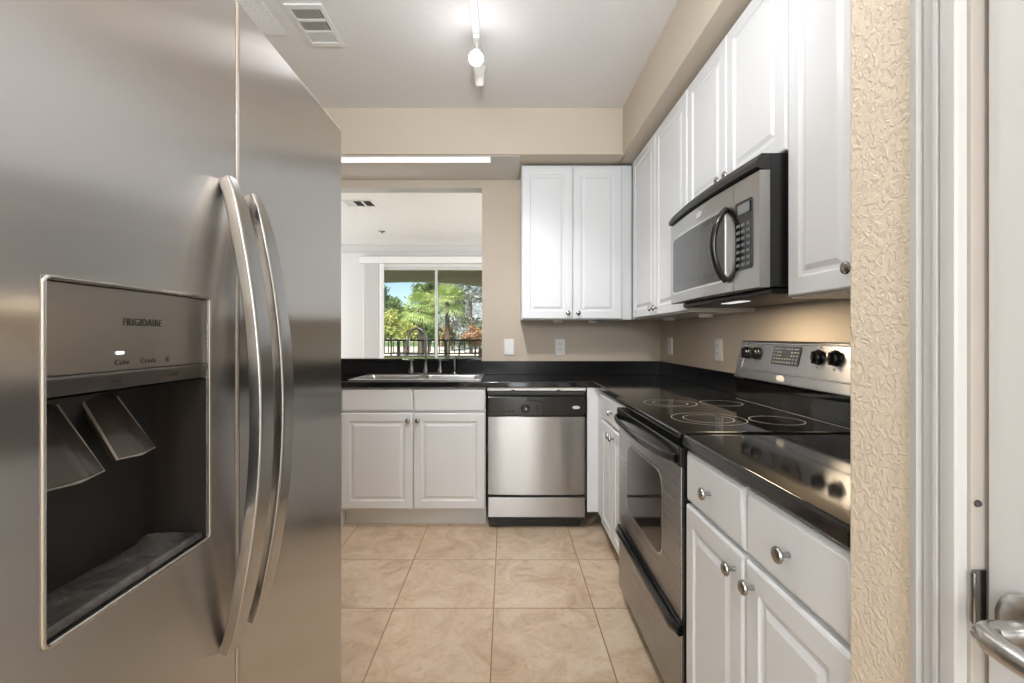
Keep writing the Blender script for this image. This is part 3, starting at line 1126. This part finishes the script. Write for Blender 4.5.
# drip tray with scooped top
m = MB()
lo = []
for k in range(n + 1):
    a = PI * k / n
    x = (DX0 + DX1) / 2 - ((DX1 - DX0) / 2 - .006) * math.copysign(abs(math.cos(a)) ** .45, math.cos(a))
    y = .006 + .112 * math.sin(a) ** .6
    lo.append((x, y))
inner = [((x - .2265) * .88 + .2265, .052 + (y - .052) * .82) for x, y in lo]
m.loft([[(x, y, .8975) for x, y in lo], [(x, y, .9035) for x, y in lo], [(x, y, .907) for x, y in [((a - .2265) * .97 + .2265, .052 + (b - .052) * .96) for a, b in lo]],
        [(x, y, .906) for x, y in inner], [(x, y, .901) for x, y in [((a - .2265) * .8 + .2265, .052 + (b - .052) * .7) for a, b in lo]]])
m.build('drip_tray', 'tray', fz, 50)
text('FRIGIDAIRE', 'brand_lettering', .0125, 'printdark', fz, (.228, .0024, 1.209), (R90, 0, 0), xscale=.84)
MB().box(.189, .199, .0015, .0035, 1.172, 1.1755, .0008).build('indicator_light', 'led', fz)
text('Cube', 'button_lettering', .0085, 'printdark', fz, (.197, .0026, 1.1625), (R90, 0, 0))
text('Crush', 'button_lettering', .0085, 'printdark', fz, (.236, .0026, 1.1625), (R90, 0, 0))
text('ice', 'button_lettering', .007, 'printdark', fz, (.189, .0008, 1.1425), (R90, 0, 0))
text('water', 'button_lettering', .007, 'printdark', fz, (.277, .0008, 1.1425), (R90, 0, 0))
m = MB()
for k in range(3):
    a = PI * k / 3
    d = Vector((math.cos(a), 0, math.sin(a))) * .0045
    m.tube([Vector((.268, .0026, 1.163)) - d, Vector((.268, .0026, 1.163)) + d], .0005, 6)
m.build('snowflake_mark', 'printdark', fz)
# hinge caps on top
MB().box(FW - .09, FW - .01, .08, .18, FH - .0105, FH + .018, .006).build('hinge_cover', 'blackmatte', fr)

# ------------------------------------------------------------------ outlets and switches


def plate(t):
    MB().rings(-.036, .036, -.058, .058, [(0, .001), (.001, -.003), (.004, -.0055), (.006, -.006)], .006).build('cover_plate', 'plastic', t)


def outlet(label, loc, rotz):
    t = thing('wall_outlet', label, 'outlet', loc, rotz, 'white wall plates over the counter')
    plate(t)
    for s in (-1, 1):
        r = MB().loft([[(u, y, v + s * .02) for u, v in rrect(-.017, .017, -.014, .014, .008)] for y in (-.0058, -.0085)]).build('receptacle', 'plastic', t)
        q = MB()
        for dx in (-.006, .006):
            q.box(dx - .0012, dx + .0012, -.0089, -.0083, s * .02 - .002, s * .02 + .007)
        q.lathe([(.0022, 0), (.0022, .0006)], (0, -.0083, s * .02 - .008), (0, -1, 0), 10)
        q.build('slots', 'slotdark', r)


def switch(label, loc, rotz):
    t = thing('light_switch', label, 'switch', loc, rotz, 'white wall plates over the counter')
    plate(t)
    m = MB()
    m.prism([(-.0058, -.033), (-.0085, -.033), (-.0068, 0), (-.0105, .033), (-.0058, .033)], 'x', -.0165, .0165)
    m.build('rocker', 'plastic', t)


switch('white rocker switch plate just right of the pass-through', (.022, YB - .0062, 1.113), 0)
outlet('white double outlet on the back wall under the two-door cabinet', (.394, YB - .0062, 1.113), 0)
outlet('white double outlet near the corner on the right wall', (XR - .0062, 3.157, 1.122), -R90)
outlet('white double outlet on the right wall left of the range backguard', (XR - .0062, 2.434, 1.120), -R90)

# ------------------------------------------------------------------ under-cabinet puck lights
for lab, x, y in (('small white puck light under the left half of the back wall cabinet', .36, 3.22),
                  ('small white puck light under the right half of the back wall cabinet', .60, 3.22),
                  ('small white puck light under the corner wall cabinet, farther from the microwave', .96, 2.72),
                  ('small white puck light under the corner wall cabinet, beside the microwave', .985, 2.28)):
    t = thing('puck_light', lab, 'light', (x, y, UB), 0, 'puck lights under the wall cabinets')
    MB().lathe([(.034, -.0005), (.034, -.012), (.031, -.017), (.026, -.018)], (0, 0, 0), (0, 0, 1), 24).build('housing', 'plastic', t)
    MB().lathe([(.025, -.0182), (.022, -.0195), (0, -.020)], (0, 0, 0), (0, 0, 1), 24).build('lens', 'plastic', t)

# ------------------------------------------------------------------ track light on the kitchen ceiling
tl = thing('track_light', 'white ceiling track light with one bare bulb glowing above the floor', 'light', (-.14, 1.9, CEIL))
MB().box(-.018, .018, -.9, .62, -.02, -.0005, .003).build('rail', 'plastic', tl)
MB().box(-.024, .024, .6205, .66, -.026, -.001, .004).build('end_feed', 'plastic', tl)


def head(y, lit, tiltx):
    h = MB()
    h.box(-.015, .015, y - .045, y + .045, -.04, -.0205, .004)
    h.tube([(0, y, -.038), (0, y, -.075)], .006, 10)
    d = Vector((0, math.sin(tiltx), -math.cos(tiltx)))
    o = Vector((0, y, -.085)) - d * .02
    h.lathe([(.0, -.004), (.018, 0), (.024, .01), (.026, .05), (.034, .085), (.036, .095), (.032, .096), (.03, .088), (.0, .06)], o, d, 22)
    ho = h.build('lamp_head', 'plastic', tl)
    MB().lathe([(.0, .064), (.020, .07), (.029, .084), (.026, .097), (.014, .105), (0, .107)], o, d, 20).build('bulb', 'bulb' if lit else 'plastic', ho)
    return o + d * .14


p = head(.31, True, -.75)
head(.56, False, -2.6)
head(-.30, False, -.6)
head(-.70, False, .9)
lamp('track_bulb', 'POINT', Vector((-.14, 1.9, CEIL)) + p + Vector((0, -.02, -.06)), 1.3, WARM, size=.06)

# glowing strip added for the bright band under the soffit
t = thing('soffit_glow_strip', 'slim white glowing strip added for the bright band along the front of the soffit over the sink', 'light', (-.66, 2.985, SOF - .003))
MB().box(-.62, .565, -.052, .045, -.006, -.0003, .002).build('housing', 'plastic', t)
MB().box(-.615, .56, -.047, .04, -.0075, -.0062, .0005).build('lens', 'lens', t)  # emission makes the bright band; no known fitting here

# ------------------------------------------------------------------ ceiling registers


def register(label, loc, w, d, banks, rotz=0.0):
    t = thing('ceiling_vent', label, 'vent', loc, rotz, 'white ceiling vents')
    m = MB()
    vs = [0, .018]
    for b0, b1, _ in banks:
        vs += [b0, b1]
    vs = [-d / 2] + [v for b in banks for v in b[:2]] + [d / 2]
    m.cells([-w / 2, -w / 2 + .02, w / 2 - .02, w / 2], vs, lambda i, j: i == 1 and j % 2 == 1, -.008, -.0005, 'z', .0015)
    m.build('frame', 'plastic', t)
    MB().box(-w / 2 + .015, w / 2 - .015, banks[0][0] - .005, banks[-1][1] + .005, -.0016, -.0008).build('duct_opening', 'slotdark', t)
    for b0, b1, (ax, ang) in banks:
        k = 11
        if ax == 'y':
            for q in range(k):
                x = -w / 2 + .025 + (w - .05) * (q + .5) / k
                s = MB()
                dx, dz = .0055 * math.cos(ang), .0055 * math.sin(ang)
                s.prism([(x - dx, -.006 - dz), (x - dx + .0008, -.006 - dz), (x + dx + .0008, -.006 + dz), (x + dx, -.006 + dz)], 'y', b0, b1)
                s.build('slat', 'plastic', t)
        else:
            k = 8
            for q in range(k):
                y = b0 + (b1 - b0) * (q + .5) / k
                s = MB()
                dy, dz = .0075 * math.cos(ang), .003 * math.sin(ang)
                s.prism([(y - dy, -.006 - dz), (y - dy, -.0052 - dz), (y + dy, -.0052 + dz), (y + dy, -.006 + dz)], 'x', -w / 2 + .02, w / 2 - .02)
                s.build('slat', 'plastic', t)


register('white louvred ceiling vent above the refrigerator in the kitchen', (-.878, 2.14, CEIL), .165, .29,
         [(-.115, -.05, ('y', -.5)), (-.035, .03, ('y', -.5)), (.045, .115, ('x', .5))])
register('white ceiling vent seen through the pass-through in the room beyond', (-1.59, 5.0, CEIL), .24, .36,
         [(-.15, -.065, ('y', .32)), (-.045, .04, ('y', .32)), (.06, .15, ('x', .5))], PI / 2)
t = thing('sprinkler_head', 'small grey sprinkler cap on the white ceiling beyond the pass-through', 'sprinkler', (-1.7, 6.35, CEIL))
MB().lathe([(.045, -.0005), (.045, -.006), (.025, -.012), (.012, -.016), (.012, -.03), (0, -.031)], (0, 0, 0), (0, 0, 1), 18).build('cap', 'nickel', t)

# unseen ceiling light added behind the camera
t = thing('added_hall_light', 'round frosted ceiling light added out of view behind the camera', 'light', (0, -.9, CEIL))
MB().lathe([(.19, -.0005), (.19, -.012), (.18, -.02)], (0, 0, 0), (0, 0, 1), 30).build('base', 'plastic', t)
MB().lathe([(.175, -.021), (.16, -.05), (.11, -.08), (.04, -.093), (0, -.094)], (0, 0, 0), (0, 0, 1), 30).build('added_shade', 'added_glass', t)

# ------------------------------------------------------------------ vertical blinds
vb = thing('vertical_blinds', 'white vertical blinds drawn to the left of the sliding glass door', 'blinds', (-2.05, LY - .09, 0))
MB().box(-.225, 2.4, -.03, .07, 2.325, 2.425, .004).build('valance', 'blind', vb)
for k in range(8):
    x = -.135 + k * .035
    a = RX(50)
    m = MB()
    dx, dy = .044 * math.cos(a), .044 * math.sin(a)
    pts = []
    for q in range(7):
        u = -1 + 2 * q / 6
        cv = .006 * (1 - u * u)
        pts.append((x + dx * u + cv * math.sin(a), dy * u - cv * math.cos(a) + .015))
    ring_ = pts + [(px + .0012, py + .0006) for px, py in reversed(pts)]
    m.prism(ring_, 'z', .03, 2.323)
    m.build('slat', 'blind', vb)

# ------------------------------------------------------------------ lanai railing
rl = thing('balcony_railing', 'dark metal lanai railing with thin balusters beyond the sliding glass door', 'railing', (0, 9.45, .79))
m = MB()
m.box(-4.0, .1, -.022, .022, .295, .335, .006)
m.build('top_rail', 'iron', rl)
MB().box(-4.0, .1, -.016, .016, .035, .06, .004).build('bottom_rail', 'iron', rl)
posts = [-3.15, -2.19, -1.23, -.27]
for x in posts:
    MB().box(x - .03, x + .03, -.03, .03, 0.0005, .294, .004).build('post', 'iron', rl)
for k in range(40):
    x = -3.96 + k * .104
    if x > .09 or any(abs(x - p) < .06 for p in posts):
        continue
    MB().box(x - .009, x + .009, -.009, .009, .0605, .2945).build('baluster', 'iron', rl)
tag(MB().box(-.265, -.225, 4.45, 4.49, 0, 1.075, .006).build('wooden_post', 'brown'), 'dark brown post rising just beyond the right end of the pass-through ledge', 'post')

# ------------------------------------------------------------------ outdoors
tag(MB().box(-60, 60, 9.7, 120, -.5, -.3).build('ground', 'grass'), 'green lawn beyond the lanai', None, None, 'structure')
gm = MB().box(-40, 40, 32, 60, -.2995, -.20)
tag(gm.build('sand_bank', 'sand'), 'pale sandy bank behind the lanai railing', None, None, 'structure')


def blob(mb, c, r, n, size, rng, flat=1.0):
    c = Vector(c)
    for _ in range(n):
        d = Vector((rng.gauss(0, .5), rng.gauss(0, .5), rng.gauss(0, .5)))
        d *= r
        d.z *= flat
        p = c + d
        a = Vector((rng.gauss(0, 1), rng.gauss(0, 1), rng.gauss(0, .7))).normalized()
        b = a.orthogonal().normalized()
        b.rotate(Matrix.Rotation(rng.random() * 6.28, 3, a))
        s = size * rng.uniform(.5, 1.4)
        e = a * s
        f = b * s * .42
        v = [mb.bm.verts.new(q) for q in (p - e, p - e * .1 + f, p + e, p - e * .1 - f)]
        mb.bm.faces.new(v)


def px(x, y, Y):
    return (x - 506) * Y / 463.0, EYE - (y - 336) * Y / 463.0


def tree(name, label, cat, material, cx, cy, Y, rx, rz, n, size, seed, trunk=True, group=None):
    """crown centre from its direction; crown of several leaf masses on a branching trunk standing on the ground"""
    rng = random.Random(seed)
    X, Z = px(cx, cy, Y)
    g = -.3 if not 32 < Y < 60 else -.2
    t = thing(name, label, cat, (X, Y, g), 0, group)
    m = MB()
    k = 22
    for i in range(k):
        d = Vector((rng.gauss(0, 1), rng.gauss(0, 1), rng.gauss(0, 1))).normalized() * rng.uniform(.25, .85)
        cc = (d.x * rx, d.y * rx, Z - g + d.z * rz)
        blob(m, cc, min(rx, rz) * rng.uniform(.26, .46), n // k, size * .8, rng, .8)
    m.build('foliage', material, t, 0, False)
    if trunk:
        b = MB()
        r = max(.05, rx * .06)
        b.tube([(0, 0, -.02), (r * .5, 0, (Z - g) * .5), (0, r, Z - g + rz * .3)], [r * 1.3, r, r * .4], 9)
        for i in range(6):
            a = 2 * PI * i / 6 + rng.random()
            z0 = (Z - g) * rng.uniform(.55, .9)
            b.tube([(0, 0, z0), (math.cos(a) * rx * .35, math.sin(a) * rx * .35, z0 + rz * .3), (math.cos(a) * rx * .7, math.sin(a) * rx * .7, z0 + rz * .55)], [r * .5, r * .3, r * .12], 6)
        b.build('trunk', 'bark', t)
    return t


def palm(label, cx, cy, Y, L, seed, nf=46):
    rng = random.Random(seed)
    X, Z = px(cx, cy, Y)
    t = thing('palm_tree', label, 'palm', (X, Y, -.3), 0, 'palms beyond the lanai')
    H = Z + .3
    b = MB()
    b.tube([(0, 0, -.02), (.04, 0, H * .5), (0, 0, H)], [.17, .13, .12], 10)
    b.build('trunk', 'bark', t)
    m = MB()
    for i in range(nf):
        az = i * 2.399 + rng.uniform(-.2, .2)
        el = RX(rng.uniform(-35, 80))
        d = Vector((math.cos(az) * math.cos(el), math.sin(az) * math.cos(el), math.sin(el)))
        side = d.cross(Vector((0, 0, 1))).normalized()
        up = side.cross(d).normalized()
        base = Vector((0, 0, H))
        hub = base + d * L * .45
        m.tube([base, base.lerp(hub, .5) + Vector((0, 0, .03)), hub], .012, 5)
        nb = 15
        for q in range(nb):
            a = RX(-95 + 190 * q / (nb - 1))
            bd = (d * math.cos(a) + side * math.sin(a)).normalized()
            ln = L * .62 * (.72 + .28 * math.cos(a * .7))
            tip = hub + bd * ln - Vector((0, 0, ln * .40))
            mid = hub + bd * ln * .5 - Vector((0, 0, ln * .04))
            w = bd.cross(up).normalized() * ln * .03
            v = [m.bm.verts.new(p_) for p_ in (hub, mid + w, tip, mid - w)]
            m.bm.faces.new(v)
    m.build('fronds', 'palm', t, 0, False)
    return t


palm('bright yellow-green fan palm left of the sliding door mullion', 420, 309, 22, 1.15, 3)
palm('bright yellow-green fan palm right of the sliding door mullion', 447, 302, 25.5, 1.35, 7)
TG = 'trees beyond the lanai'
tree('leafy_tree', 'blue-green tree at the left end of the view, beside the blinds', 'tree', 'leafdark', 384, 308, 37, 1.1, 2.4, 6500, .15, 11, group=TG)
tree('leafy_tree', 'rounded green tree below the patch of blue sky', 'tree', 'leaf', 405, 320, 33.5, 1.7, 1.6, 8000, .14, 12, group=TG)
tree('leafy_tree', 'tall dark tree rising right of the patch of blue sky', 'tree', 'leaf', 430, 290, 41, 1.3, 4.0, 8500, .17, 13, group=TG)
tree('mossy_tree', 'big grey mossy tree at the right end of the view', 'tree', 'moss', 471, 306, 36, 1.9, 3.8, 11000, .15, 14, group=TG)
tree('mossy_tree', 'grey mossy tree behind the right-hand palm', 'tree', 'moss', 452, 296, 47, 2.2, 4.4, 11000, .18, 15, group=TG)
tree('leafy_tree', 'dark tree behind the grey mossy tree, lowest part of the right view', 'tree', 'leaf', 464, 325, 54, 2.6, 2.4, 8000, .18, 16, group=TG)
SG = 'bushes beyond the lanai railing'
tree('bush', 'yellow-leaved bush beside the blinds', 'bush', 'leafyel', 391, 326, 27, .7, 1.0, 3600, .10, 21, group=SG)
tree('bush', 'green bush left of the palms above the railing', 'bush', 'leafyel', 407, 330, 29.2, .8, .9, 4000, .10, 22, group=SG)
tree('bush', 'dark green hedge-like bush under the left palm', 'bush', 'leaf', 428, 333, 31.2, .9, .9, 4200, .11, 23, group=SG)
tree('bush', 'rust-coloured bush just right of the door mullion', 'bush', 'rust', 447, 337, 27.5, .5, .8, 2800, .09, 24, group=SG)
tree('bush', 'rust-coloured bush at the right end of the view', 'bush', 'rust', 475, 336, 28.5, .8, .7, 3600, .09, 25, group=SG)
tree('bush', 'low grey-green bush between the two rust-coloured bushes', 'bush', 'moss', 459, 338, 31.5, .7, .7, 3200, .10, 26, group=SG)
# a belt of far trees closing the horizon
for i in range(8):
    tree('distant_tree', 'one of the dim green trees in the far row on the horizon', 'tree', 'leafdark' if i % 2 else 'leaf', 375 + i * 16, 328, 76 + (i % 2) * 12, 1.9, 2.2, 3500, .26, 40 + i, group='far tree row')
